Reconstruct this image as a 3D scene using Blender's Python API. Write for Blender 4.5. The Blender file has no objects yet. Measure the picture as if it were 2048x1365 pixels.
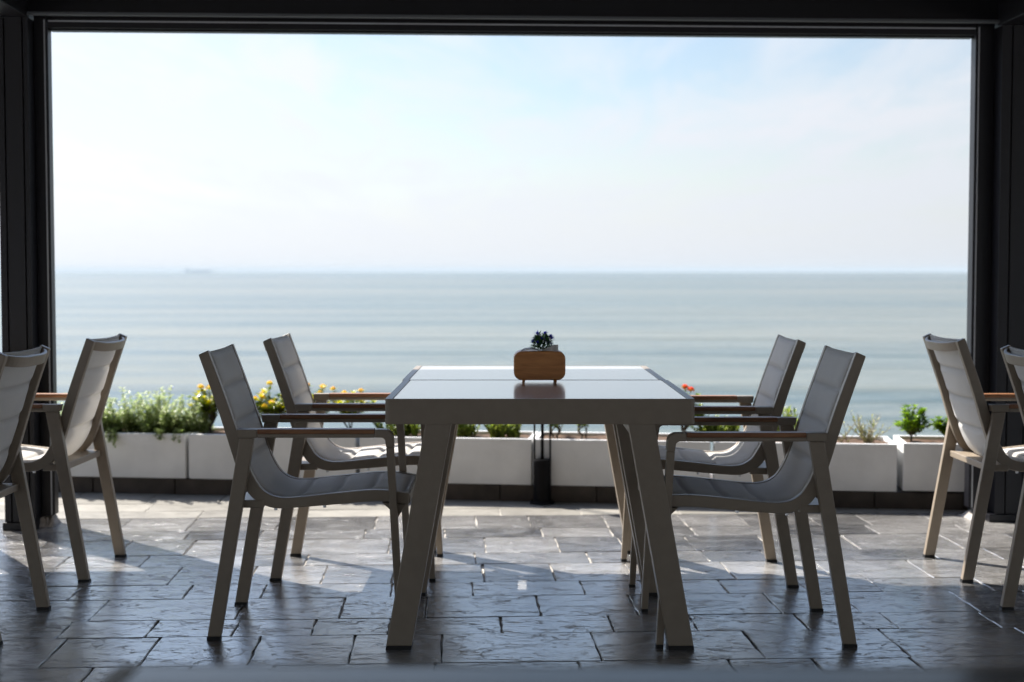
import bpy, bmesh, math, random
from mathutils import Vector, Matrix, noise
R = math.radians
PI = math.pi
random.seed(7)
sc = bpy.context.scene
COL = sc.collection

# ------------------------------------------------------------------ camera
cam_d = bpy.data.cameras.new("camera")
cam = bpy.data.objects.new("camera", cam_d)
COL.objects.link(cam)
cam.location = (0, 0, 1.125)
cam.rotation_euler = (R(90 - 2.798), 0, 0)
cam_d.lens = 50
cam_d.sensor_width = 36
cam_d.clip_start = 0.05
cam_d.clip_end = 80000
cam_d.dof.use_dof = True
cam_d.dof.focus_distance = 4.4
cam_d.dof.aperture_fstop = 2.8
sc.camera = cam

# ------------------------------------------------------------------ light
SUN_AZ, SUN_EL = -45.0, 47.6           # azimuth from +Y towards +X
w = bpy.data.worlds.new("World")
sc.world = w
w.use_nodes = True
nt = w.node_tree
for n in list(nt.nodes):
    nt.nodes.remove(n)
def N(nt, t, **kw):
    n = nt.nodes.new(t)
    for k, v in kw.items():
        if k.startswith("_"):
            setattr(n, k[1:], v)
    return n
out = N(nt, "ShaderNodeOutputWorld")
bg = N(nt, "ShaderNodeBackground")
sky = N(nt, "ShaderNodeTexSky", _sky_type='NISHITA')
sky.sun_disc = False
sky.sun_elevation = R(SUN_EL)
sky.sun_rotation = R(SUN_AZ)
sky.altitude = 0
sky.air_density = 1.0
sky.dust_density = 0.6
sky.ozone_density = 1.0
# thin high cloud: noise over the sky projected on a flat cloud layer
tc = N(nt, "ShaderNodeTexCoord")
sep = N(nt, "ShaderNodeSeparateXYZ")
nt.links.new(tc.outputs["Generated"], sep.inputs[0])
def M(nt, op, a, b=None, clamp=False):
    m = N(nt, "ShaderNodeMath", _operation=op)
    m.use_clamp = clamp
    for i, v in enumerate((a, b)):
        if v is None: continue
        if isinstance(v, (int, float)): m.inputs[i].default_value = v
        else: nt.links.new(v, m.inputs[i])
    return m.outputs[0]
zz = M(nt, 'ADD', M(nt, 'MAXIMUM', sep.outputs[2], 0.0), 0.05)
cx = M(nt, 'DIVIDE', sep.outputs[0], zz)
cy = M(nt, 'DIVIDE', sep.outputs[1], zz)
cmb = N(nt, "ShaderNodeCombineXYZ")
nt.links.new(cx, cmb.inputs[0]); nt.links.new(cy, cmb.inputs[1])
mp = N(nt, "ShaderNodeMapping")
mp.inputs['Rotation'].default_value = (0, 0, R(25))
mp.inputs['Scale'].default_value = (0.55, 0.25, 1)
mp.inputs['Location'].default_value = (1.3, 0.4, 0)
nt.links.new(cmb.outputs[0], mp.inputs[0])
cn = N(nt, "ShaderNodeTexNoise")
cn.inputs['Scale'].default_value = 1.0
cn.inputs['Detail'].default_value = 7
cn.inputs['Roughness'].default_value = 0.55
cn.inputs['Distortion'].default_value = 0.6
nt.links.new(mp.outputs[0], cn.inputs['Vector'])
mp2 = N(nt, "ShaderNodeMapping"); mp2.inputs['Rotation'].default_value = (0, 0, R(-20)); mp2.inputs['Scale'].default_value = (2.2, 0.5, 1)
nt.links.new(cmb.outputs[0], mp2.inputs[0])
cn2 = N(nt, "ShaderNodeTexNoise"); cn2.inputs['Scale'].default_value = 1.0; cn2.inputs['Detail'].default_value = 9
cn2.inputs['Roughness'].default_value = 0.62; cn2.inputs['Distortion'].default_value = 1.2
nt.links.new(mp2.outputs[0], cn2.inputs['Vector'])
cno = M(nt, 'ADD', M(nt, 'MULTIPLY', cn.outputs[0], 0.62), M(nt, 'MULTIPLY', cn2.outputs[0], 0.38))
cr = N(nt, "ShaderNodeMapRange")
cr.inputs[1].default_value = 0.40; cr.inputs[2].default_value = 0.57
cr.inputs[3].default_value = 0.16; cr.inputs[4].default_value = 0.97
nt.links.new(cno, cr.inputs[0])
hz = N(nt, "ShaderNodeMapRange"); hz.interpolation_type = 'SMOOTHSTEP'      # the cloud thickens into an even veil at the horizon
hz.inputs[1].default_value = 0.01; hz.inputs[2].default_value = 0.11
hz.inputs[3].default_value = 1.0; hz.inputs[4].default_value = 0.0
nt.links.new(sep.outputs[2], hz.inputs[0])
veil = N(nt, "ShaderNodeMix", _data_type='FLOAT')
nt.links.new(hz.outputs[0], veil.inputs[0]); nt.links.new(cr.outputs[0], veil.inputs[2])
veil.inputs[3].default_value = 0.92
thin = N(nt, "ShaderNodeMapRange")
thin.inputs[1].default_value = 0.13; thin.inputs[2].default_value = 0.32
thin.inputs[3].default_value = 1.0; thin.inputs[4].default_value = 0.06
nt.links.new(sep.outputs[2], thin.inputs[0])
veilo = M(nt, 'MULTIPLY', veil.outputs[0], thin.outputs[0])
mix = N(nt, "ShaderNodeMix", _data_type='RGBA')
nt.links.new(veilo, mix.inputs[0])
nt.links.new(sky.outputs[0], mix.inputs[6])
mix.inputs[7].default_value = (6.3, 6.55, 7.05, 1)
# forward scatter in thin cloud; glow around the unseen sun added as fill light
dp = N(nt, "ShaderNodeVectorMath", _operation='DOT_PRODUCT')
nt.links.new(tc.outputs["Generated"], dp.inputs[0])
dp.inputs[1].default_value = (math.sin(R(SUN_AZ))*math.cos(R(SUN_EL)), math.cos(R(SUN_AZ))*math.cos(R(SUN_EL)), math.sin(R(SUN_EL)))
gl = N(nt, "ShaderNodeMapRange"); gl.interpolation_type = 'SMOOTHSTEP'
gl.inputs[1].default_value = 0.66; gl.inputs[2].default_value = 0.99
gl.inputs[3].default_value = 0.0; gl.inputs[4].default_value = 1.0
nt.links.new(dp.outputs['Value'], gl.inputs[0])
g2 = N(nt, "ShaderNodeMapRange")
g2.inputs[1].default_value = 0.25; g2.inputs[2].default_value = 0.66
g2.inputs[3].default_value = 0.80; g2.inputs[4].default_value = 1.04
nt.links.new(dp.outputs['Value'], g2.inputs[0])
g3 = N(nt, "ShaderNodeMapRange"); g3.interpolation_type = 'SMOOTHSTEP'    # gain added to the unseen sky above the veil, for bluer floor reflections
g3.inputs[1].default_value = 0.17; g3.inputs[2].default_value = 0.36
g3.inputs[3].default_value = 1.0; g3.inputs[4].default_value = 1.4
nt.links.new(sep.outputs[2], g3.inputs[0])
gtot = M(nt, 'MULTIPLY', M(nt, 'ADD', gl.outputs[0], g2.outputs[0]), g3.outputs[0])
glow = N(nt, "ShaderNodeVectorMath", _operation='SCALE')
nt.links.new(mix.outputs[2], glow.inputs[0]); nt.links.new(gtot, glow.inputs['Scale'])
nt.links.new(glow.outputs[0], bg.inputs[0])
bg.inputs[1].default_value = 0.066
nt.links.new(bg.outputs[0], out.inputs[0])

sun_d = bpy.data.lights.new("sun", 'SUN')
sun_d.energy = 5.0
sun_d.angle = R(0.5)
sun_d.color = (1, 0.95, 0.87)
sun = bpy.data.objects.new("sun", sun_d)
COL.objects.link(sun)
sdir = Vector((math.sin(R(SUN_AZ)) * math.cos(R(SUN_EL)), math.cos(R(SUN_AZ)) * math.cos(R(SUN_EL)), math.sin(R(SUN_EL))))
sun.rotation_euler = (-sdir).to_track_quat('-Z', 'Y').to_euler()
sun.location = (-20, 20, 30)

sc.view_settings.view_transform = 'Standard'
sc.view_settings.look = 'None'
sc.view_settings.exposure = 1.15
sc.view_settings.gamma = 1
sc.render.engine = 'CYCLES'
sc.cycles.use_denoising = True
sc.cycles.sample_clamp_indirect = 6
sc.cycles.max_bounces = 10
sc.cycles.transparent_max_bounces = 12

# ------------------------------------------------------------------ materials
def mat(name, col, rough=0.5, metal=0.0, spec=0.5, var=0.0, vscale=8, bump=0.0, bscale=60, coat=0.0):
    m = bpy.data.materials.new(name); m.use_nodes = True
    t = m.node_tree; b = t.nodes["Principled BSDF"]
    b.inputs['Base Color'].default_value = (*col, 1)
    b.inputs['Roughness'].default_value = rough
    b.inputs['Metallic'].default_value = metal
    b.inputs['Specular IOR Level'].default_value = spec
    b.inputs['Coat Weight'].default_value = coat
    tcn = N(t, "ShaderNodeTexCoord")
    if var:
        nz = N(t, "ShaderNodeTexNoise"); nz.inputs['Scale'].default_value = vscale; nz.inputs['Detail'].default_value = 6
        t.links.new(tcn.outputs['Object'], nz.inputs['Vector'])
        rp = N(t, "ShaderNodeValToRGB")
        rp.color_ramp.elements[0].position = 0.3; rp.color_ramp.elements[1].position = 0.7
        rp.color_ramp.elements[0].color = (*[c * (1 - var) for c in col], 1)
        rp.color_ramp.elements[1].color = (*[min(1, c * (1 + var)) for c in col], 1)
        t.links.new(nz.outputs[0], rp.inputs[0]); t.links.new(rp.outputs[0], b.inputs['Base Color'])
    if bump:
        nb = N(t, "ShaderNodeTexNoise"); nb.inputs['Scale'].default_value = bscale; nb.inputs['Detail'].default_value = 5
        t.links.new(tcn.outputs['Object'], nb.inputs['Vector'])
        bp = N(t, "ShaderNodeBump"); bp.inputs['Strength'].default_value = bump; bp.inputs['Distance'].default_value = 0.01
        t.links.new(nb.outputs[0], bp.inputs['Height']); t.links.new(bp.outputs[0], b.inputs['Normal'])
    return m

MT = {}
MT['taupe'] = mat("taupe powder coated aluminium", (0.285, 0.232, 0.175), 0.42, var=0.05, vscale=30, bump=0.05, bscale=900)
MT['cap'] = mat("black rubber", (0.012, 0.011, 0.011), 0.6)
MT['bolt'] = mat("steel bolt", (0.6, 0.6, 0.6), 0.3, metal=1)
MT['dark'] = mat("anthracite aluminium", (0.006, 0.006, 0.009), 0.42, spec=0.35, var=0.1, vscale=4)
MT['roof'] = mat("dark grey roof sheet", (0.04, 0.04, 0.042), 0.6)
MT['dark_edge'] = mat("anthracite satin edge", (0.10, 0.11, 0.12), 0.35)
MT['strip'] = mat("pale strip", (0.45, 0.47, 0.5), 0.4)  # pale tone; along the blind box it stands for a line of light
MT['planter'] = mat("white painted fibre cement", (0.75, 0.745, 0.735), 0.75, var=0.09, vscale=5, bump=0.2, bscale=45)
MT['soil'] = mat("brown soil", (0.10, 0.055, 0.03), 0.95, var=0.4, vscale=60, bump=0.8, bscale=90)
MT['kerb'] = mat("brown grey stone", (0.06, 0.047, 0.038), 0.75, var=0.35, vscale=9, bump=0.4, bscale=30)
MT['mortar'] = mat("rough cement", (0.42, 0.39, 0.36), 0.9, var=0.25, vscale=40, bump=0.8, bscale=60)
MT['bollard'] = mat("black painted steel", (0.004, 0.0035, 0.004), 0.5, spec=0.12)
MT['lens'] = mat("frosted lamp lens", (0.6, 0.6, 0.58), 0.4)
MT['tissue'] = mat("white tissue paper", (0.72, 0.69, 0.66), 0.9, bump=0.2, bscale=200)
MT['bark'] = mat("plant stem bark", (0.07, 0.055, 0.035), 0.9, var=0.3, vscale=60)
MT['stem'] = mat("green stem", (0.10, 0.13, 0.05), 0.7)
MT['drystem'] = mat("dry straw stem", (0.30, 0.25, 0.15), 0.8, var=0.2, vscale=60)
MT['ship'] = mat("haze lightened ship grey", (0.78, 0.82, 0.86), 0.6)  # distance haze put into the paint: lightened so the ship fades
MT['shipw'] = mat("white ship paint", (0.85, 0.87, 0.9), 0.6)
MT['cliff'] = mat("dark rock slope", (0.10, 0.09, 0.08), 0.9, var=0.3, vscale=1)

def leaf_mat(name, c1, c2, trans=0.45, rough=0.4):
    m = bpy.data.materials.new(name); m.use_nodes = True
    t = m.node_tree; b = t.nodes["Principled BSDF"]; o = t.nodes["Material Output"]
    g = N(t, "ShaderNodeNewGeometry")
    rp = N(t, "ShaderNodeValToRGB")
    rp.color_ramp.elements[0].color = (*c1, 1); rp.color_ramp.elements[1].color = (*c2, 1)
    t.links.new(g.outputs['Random Per Island'], rp.inputs[0])
    t.links.new(rp.outputs[0], b.inputs['Base Color'])
    b.inputs['Roughness'].default_value = rough
    tr = N(t, "ShaderNodeBsdfTranslucent")
    hs = N(t, "ShaderNodeHueSaturation"); hs.inputs['Value'].default_value = 1.5; hs.inputs['Saturation'].default_value = 1.1
    t.links.new(rp.outputs[0], hs.inputs['Color']); t.links.new(hs.outputs[0], tr.inputs[0])
    mx = N(t, "ShaderNodeMixShader"); mx.inputs[0].default_value = trans
    t.links.new(b.outputs[0], mx.inputs[1]); t.links.new(tr.outputs[0], mx.inputs[2])
    t.links.new(mx.outputs[0], o.inputs[0])
    return m
MT['leaf_silver'] = leaf_mat("silvery green herb leaf", (0.18, 0.25, 0.06), (0.50, 0.54, 0.30))
MT['leaf_ixora'] = leaf_mat("glossy dark green leaf", (0.03, 0.065, 0.012), (0.24, 0.29, 0.03), 0.45, 0.25)
MT['leaf_green'] = leaf_mat("fresh green leaf", (0.05, 0.12, 0.012), (0.26, 0.38, 0.03), 0.45, 0.3)
MT['leaf_young'] = leaf_mat("yellow green young leaf", (0.20, 0.24, 0.02), (0.50, 0.42, 0.04), 0.5, 0.3)
MT['leaf_low'] = leaf_mat("mid green small leaf", (0.06, 0.11, 0.02), (0.30, 0.34, 0.07), 0.45, 0.4)
MT['leaf_dry'] = leaf_mat("pale dry leaf", (0.16, 0.19, 0.07), (0.40, 0.37, 0.20))
MT['leaf_dark'] = leaf_mat("dark artificial leaf", (0.02, 0.08, 0.02), (0.07, 0.19, 0.03), 0.3, 0.4)
MT['fl_yellow'] = leaf_mat("yellow orange petal", (0.80, 0.46, 0.03), (0.85, 0.70, 0.14))
MT['fl_red'] = leaf_mat("orange red petal", (0.70, 0.07, 0.03), (0.80, 0.16, 0.06))
MT['fl_pink'] = leaf_mat("pale pink petal", (0.75, 0.35, 0.3), (0.8, 0.45, 0.38))
MT['fl_purple'] = leaf_mat("lilac blue petal", (0.25, 0.25, 0.75), (0.38, 0.36, 0.8))
MT['fl_blue'] = leaf_mat("deep blue petal", (0.02, 0.02, 0.34), (0.09, 0.09, 0.55), 0.35)
MT['fl_lilac'] = leaf_mat("pale lilac petal", (0.16, 0.13, 0.35), (0.3, 0.26, 0.45), 0.3)

def fabric():
    m = bpy.data.materials.new("light grey sling mesh fabric"); m.use_nodes = True
    t = m.node_tree; b = t.nodes["Principled BSDF"]
    b.inputs['Roughness'].default_value = 0.85
    b.inputs['Sheen Weight'].default_value = 0.15
    tcn = N(t, "ShaderNodeTexCoord")
    mpn = N(t, "ShaderNodeMapping"); mpn.inputs['Rotation'].default_value = (0, 0, R(40))
    t.links.new(tcn.outputs['UV'], mpn.inputs[0])
    ck = N(t, "ShaderNodeTexVoronoi"); ck.inputs['Scale'].default_value = 260; ck.inputs['Randomness'].default_value = 0.25
    t.links.new(mpn.outputs[0], ck.inputs['Vector'])
    nz = N(t, "ShaderNodeTexNoise"); nz.inputs['Scale'].default_value = 9; nz.inputs['Detail'].default_value = 4
    t.links.new(tcn.outputs['UV'], nz.inputs['Vector'])
    rp = N(t, "ShaderNodeValToRGB")
    rp.color_ramp.elements[0].color = (0.90, 0.875, 0.835, 1); rp.color_ramp.elements[0].position = 0.0
    rp.color_ramp.elements[1].color = (0.74, 0.72, 0.69, 1); rp.color_ramp.elements[1].position = 0.7
    t.links.new(ck.outputs['Distance'], rp.inputs[0])
    mx = N(t, "ShaderNodeMix", _data_type='RGBA', _blend_type='MULTIPLY'); mx.inputs[0].default_value = 0.12
    t.links.new(rp.outputs[0], mx.inputs[6]); t.links.new(nz.outputs[0], mx.inputs[7])
    sat = N(t, "ShaderNodeAttribute"); sat.attribute_name = "stitch"
    mx2 = N(t, "ShaderNodeMix", _data_type='RGBA')
    t.links.new(M(t, 'MULTIPLY', sat.outputs['Fac'], 0.45), mx2.inputs[0]); t.links.new(mx.outputs[2], mx2.inputs[6])
    mx2.inputs[7].default_value = (0.42, 0.40, 0.37, 1); mx = mx2
    t.links.new(mx.outputs[2], b.inputs['Base Color'])
    bp = N(t, "ShaderNodeBump"); bp.inputs['Strength'].default_value = 0.3; bp.inputs['Distance'].default_value = 0.001
    t.links.new(ck.outputs['Distance'], bp.inputs['Height']); t.links.new(bp.outputs[0], b.inputs['Normal'])
    tr = N(t, "ShaderNodeBsdfTranslucent"); t.links.new(mx.outputs[2], tr.inputs[0])
    ms = N(t, "ShaderNodeMixShader"); ms.inputs[0].default_value = 0.38
    t.links.new(b.outputs[0], ms.inputs[1]); t.links.new(tr.outputs[0], ms.inputs[2])
    t.links.new(ms.outputs[0], t.nodes["Material Output"].inputs[0])
    return m
MT['fabric'] = fabric()

def wood(name, c1, c2, scale=(6, 60, 60), rough=0.45):
    m = bpy.data.materials.new(name); m.use_nodes = True
    t = m.node_tree; b = t.nodes["Principled BSDF"]; b.inputs['Roughness'].default_value = rough
    tcn = N(t, "ShaderNodeTexCoord"); mpn = N(t, "ShaderNodeMapping"); mpn.inputs['Scale'].default_value = scale
    mpn.inputs['Rotation'].default_value = (0, R(-14), 0)
    t.links.new(tcn.outputs['Object'], mpn.inputs[0])
    nz = N(t, "ShaderNodeTexNoise"); nz.inputs['Scale'].default_value = 1; nz.inputs['Detail'].default_value = 8
    nz.inputs['Distortion'].default_value = 1.2
    t.links.new(mpn.outputs[0], nz.inputs['Vector'])
    rp = N(t, "ShaderNodeValToRGB")
    rp.color_ramp.elements[0].position = 0.32; rp.color_ramp.elements[1].position = 0.68
    rp.color_ramp.elements[0].color = (*c1, 1); rp.color_ramp.elements[1].color = (*c2, 1)
    t.links.new(nz.outputs[0], rp.inputs[0]); t.links.new(rp.outputs[0], b.inputs['Base Color'])
    return m
MT['teak'] = wood("reddish teak", (0.20, 0.078, 0.032), (0.36, 0.165, 0.07))
MT['oakbox'] = wood("warm oiled wood", (0.45, 0.16, 0.038), (0.66, 0.28, 0.075), (9, 9, 60), 0.4)

def panel_mat():
    m = bpy.data.materials.new("grey brushed tabletop panel"); m.use_nodes = True
    t = m.node_tree; b = t.nodes["Principled BSDF"]
    tcn = N(t, "ShaderNodeTexCoord"); mpn = N(t, "ShaderNodeMapping"); mpn.inputs['Scale'].default_value = (3, 190, 1)
    t.links.new(tcn.outputs['Object'], mpn.inputs[0])
    nz = N(t, "ShaderNodeTexNoise"); nz.inputs['Scale'].default_value = 1; nz.inputs['Detail'].default_value = 6
    t.links.new(mpn.outputs[0], nz.inputs['Vector'])
    rp = N(t, "ShaderNodeValToRGB")
    rp.color_ramp.elements[0].position = 0.3; rp.color_ramp.elements[1].position = 0.7
    rp.color_ramp.elements[0].color = (0.40, 0.39, 0.395, 1); rp.color_ramp.elements[1].color = (0.54, 0.52, 0.525, 1)
    t.links.new(nz.outputs[0], rp.inputs[0]); t.links.new(rp.outputs[0], b.inputs['Base Color'])
    b.inputs['Roughness'].default_value = 0.16; b.inputs['Coat Weight'].default_value = 0.5; b.inputs['Coat Roughness'].default_value = 0.14
    bp = N(t, "ShaderNodeBump"); bp.inputs['Strength'].default_value = 0.03; bp.inputs['Distance'].default_value = 0.001
    t.links.new(nz.outputs[0], bp.inputs['Height']); t.links.new(bp.outputs[0], b.inputs['Normal'])
    return m
MT['panel'] = panel_mat()

def floor_mat(name, c_dark, c_light, rough_lo, rough_hi, bump=0.35, coat=0.0):
    m = bpy.data.materials.new(name); m.use_nodes = True
    t = m.node_tree; b = t.nodes["Principled BSDF"]
    g = N(t, "ShaderNodeNewGeometry")
    at = N(t, "ShaderNodeAttribute"); at.attribute_name = "tone"
    def nz(scale, detail=6, stretch=(1, 1, 1), dist=0.0, rgh=0.6):
        mpn = N(t, "ShaderNodeMapping"); mpn.inputs['Scale'].default_value = stretch
        t.links.new(g.outputs['Position'], mpn.inputs[0])
        n = N(t, "ShaderNodeTexNoise"); n.inputs['Scale'].default_value = scale; n.inputs['Detail'].default_value = detail
        n.inputs['Distortion'].default_value = dist; n.inputs['Roughness'].default_value = rgh
        t.links.new(mpn.outputs[0], n.inputs['Vector'])
        return n.outputs[0]
    off = N(t, "ShaderNodeCombineXYZ")
    t.links.new(M(t, 'MULTIPLY', at.outputs['Fac'], 37.0), off.inputs[0]); t.links.new(M(t, 'MULTIPLY', at.outputs['Fac'], 91.0), off.inputs[1])
    pos = N(t, "ShaderNodeVectorMath", _operation='ADD')
    t.links.new(g.outputs['Position'], pos.inputs[0]); t.links.new(off.outputs[0], pos.inputs[1])
    def nzs(*a_, **k_):
        o_ = nz(*a_, **k_); t.links.new(pos.outputs[0], o_.node.inputs['Vector'].links[0].from_node.inputs[0]); return o_
    n1 = nzs(6.5, 10, (0.55, 1.0, 1), 0.6, 0.66)
    n2 = nzs(55, 6, (0.6, 1.0, 1), 0.8, 0.65)
    n4 = nzs(210, 3)
    n3 = nz(1.1, 4)
    n5 = nzs(9, 8, (0.6, 1, 1), 1.0, 0.7)
    f = M(t, 'ADD', M(t, 'MULTIPLY', n5, 0.45), M(t, 'ADD', M(t, 'MULTIPLY', n3, 0.25), M(t, 'MULTIPLY', at.outputs['Fac'], 0.30)))
    rp = N(t, "ShaderNodeValToRGB")
    rp.color_ramp.elements[0].position = 0.3; rp.color_ramp.elements[1].position = 0.7
    rp.color_ramp.elements[0].color = (*c_dark, 1); rp.color_ramp.elements[1].color = (*c_light, 1)
    t.links.new(f, rp.inputs[0]); t.links.new(rp.outputs[0], b.inputs['Base Color'])
    rr = N(t, "ShaderNodeMapRange"); rr.inputs[1].default_value = 0.38; rr.inputs[2].default_value = 0.68
    rr.inputs[3].default_value = rough_lo; rr.inputs[4].default_value = rough_hi
    t.links.new(n5, rr.inputs[0]); t.links.new(rr.outputs[0], b.inputs['Roughness'])
    b.inputs['Coat Weight'].default_value = coat; b.inputs['Coat IOR'].default_value = 1.6; b.inputs['Specular IOR Level'].default_value = 0.3
    t.links.new(rr.outputs[0], b.inputs['Coat Roughness'])
    # cleft slate: thin flaked layers with ragged edges over fine grain
    tt = M(t, 'MULTIPLY', n1, 8.0)
    sm = N(t, "ShaderNodeMapRange"); sm.interpolation_type = 'SMOOTHSTEP'
    sm.inputs[1].default_value = 0.3; sm.inputs[2].default_value = 0.5
    t.links.new(M(t, 'FRACT', tt), sm.inputs[0])
    terr = M(t, 'ADD', M(t, 'FLOOR', tt), sm.outputs[0])
    h = M(t, 'ADD', M(t, 'MULTIPLY', terr, 0.00028), M(t, 'ADD', M(t, 'MULTIPLY', n2, 0.0009), M(t, 'MULTIPLY', n4, 0.00055)))
    n6 = nzs(15, 7, (0.38, 1.0, 1), 1.6, 0.62)
    chip = N(t, "ShaderNodeMapRange"); chip.interpolation_type = 'SMOOTHSTEP'
    chip.inputs[1].default_value = 0.585; chip.inputs[2].default_value = 0.635; chip.inputs[4].default_value = 0.0013
    t.links.new(n6, chip.inputs[0])
    n7 = nzs(5, 6, (0.4, 1.0, 1), 2.0, 0.6)
    crk = N(t, "ShaderNodeMapRange"); crk.interpolation_type = 'SMOOTHSTEP'
    crk.inputs[1].default_value = 0.0; crk.inputs[2].default_value = 0.008; crk.inputs[3].default_value = 0.0014; crk.inputs[4].default_value = 0.0
    t.links.new(M(t, 'ABSOLUTE', M(t, 'SUBTRACT', n7, 0.57)), crk.inputs[0])
    h = M(t, 'SUBTRACT', M(t, 'SUBTRACT', h, chip.outputs[0]), crk.outputs[0])
    bp = N(t, "ShaderNodeBump"); bp.inputs['Strength'].default_value = bump; bp.inputs['Distance'].default_value = 1.0
    t.links.new(h, bp.inputs['Height']); t.links.new(bp.outputs[0], b.inputs['Normal']); t.links.new(bp.outputs[0], b.inputs['Coat Normal'])
    return m
MT['slate'] = floor_mat("sealed slate paving", (0.05, 0.05, 0.053), (0.40, 0.385, 0.37), 0.07, 0.27, 1.0, 1.0)
MT['beige'] = floor_mat("beige stamped terrace stone", (0.18, 0.168, 0.148), (0.33, 0.31, 0.272), 0.45, 0.7, 1.0)
MT['joint'] = mat("grey joint mortar", (0.42, 0.39, 0.35), 0.8, var=0.4, vscale=30, bump=0.6, bscale=80)

def sea_mat():
    m = bpy.data.materials.new("silty green sea water"); m.use_nodes = True
    t = m.node_tree; b = t.nodes["Principled BSDF"]
    g = N(t, "ShaderNodeNewGeometry")
    def nz(stretch, detail, rgh=0.55, dist=0.0):
        mpn = N(t, "ShaderNodeMapping"); mpn.inputs['Scale'].default_value = stretch
        t.links.new(g.outputs['Position'], mpn.inputs[0])
        n = N(t, "ShaderNodeTexNoise"); n.inputs['Scale'].default_value = 1; n.inputs['Detail'].default_value = detail
        n.inputs['Roughness'].default_value = rgh; n.inputs['Distortion'].default_value = dist
        t.links.new(mpn.outputs[0], n.inputs['Vector']); return n.outputs[0]
    band = M(t, 'ADD', M(t, 'MULTIPLY', nz((0.0005, 0.005, 1), 4), 0.6), M(t, 'MULTIPLY', nz((0.008, 0.05, 1), 5, 0.65), 0.4))  # silt bands, with light and dark wave streaks painted into the colour
    rp = N(t, "ShaderNodeValToRGB")
    rp.color_ramp.elements[0].position = 0.42; rp.color_ramp.elements[1].position = 0.58
    rp.color_ramp.elements[0].color = (0.045, 0.078, 0.074, 1); rp.color_ramp.elements[1].color = (0.135, 0.14, 0.105, 1)
    t.links.new(band, rp.inputs[0]); t.links.new(rp.outputs[0], b.inputs['Base Color'])
    b.inputs['Roughness'].default_value = 0.2
    b.inputs['IOR'].default_value = 1.33
    w0 = nz((0.006, 0.028, 1), 3, 0.5, 0.3)
    w1 = nz((0.025, 0.12, 1), 4, 0.55, 0.4)
    w2 = nz((0.25, 0.7, 1), 3, 0.5, 0.3)
    h = M(t, 'ADD', M(t, 'MULTIPLY', w0, 5.0), M(t, 'ADD', M(t, 'MULTIPLY', w1, 2.4), M(t, 'MULTIPLY', w2, 0.22)))
    bp = N(t, "ShaderNodeBump"); bp.inputs['Strength'].default_value = 0.9; bp.inputs['Distance'].default_value = 1.0
    t.links.new(h, bp.inputs['Height']); t.links.new(bp.outputs[0], b.inputs['Normal'])
    return m
MT['sea'] = sea_mat()

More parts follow.
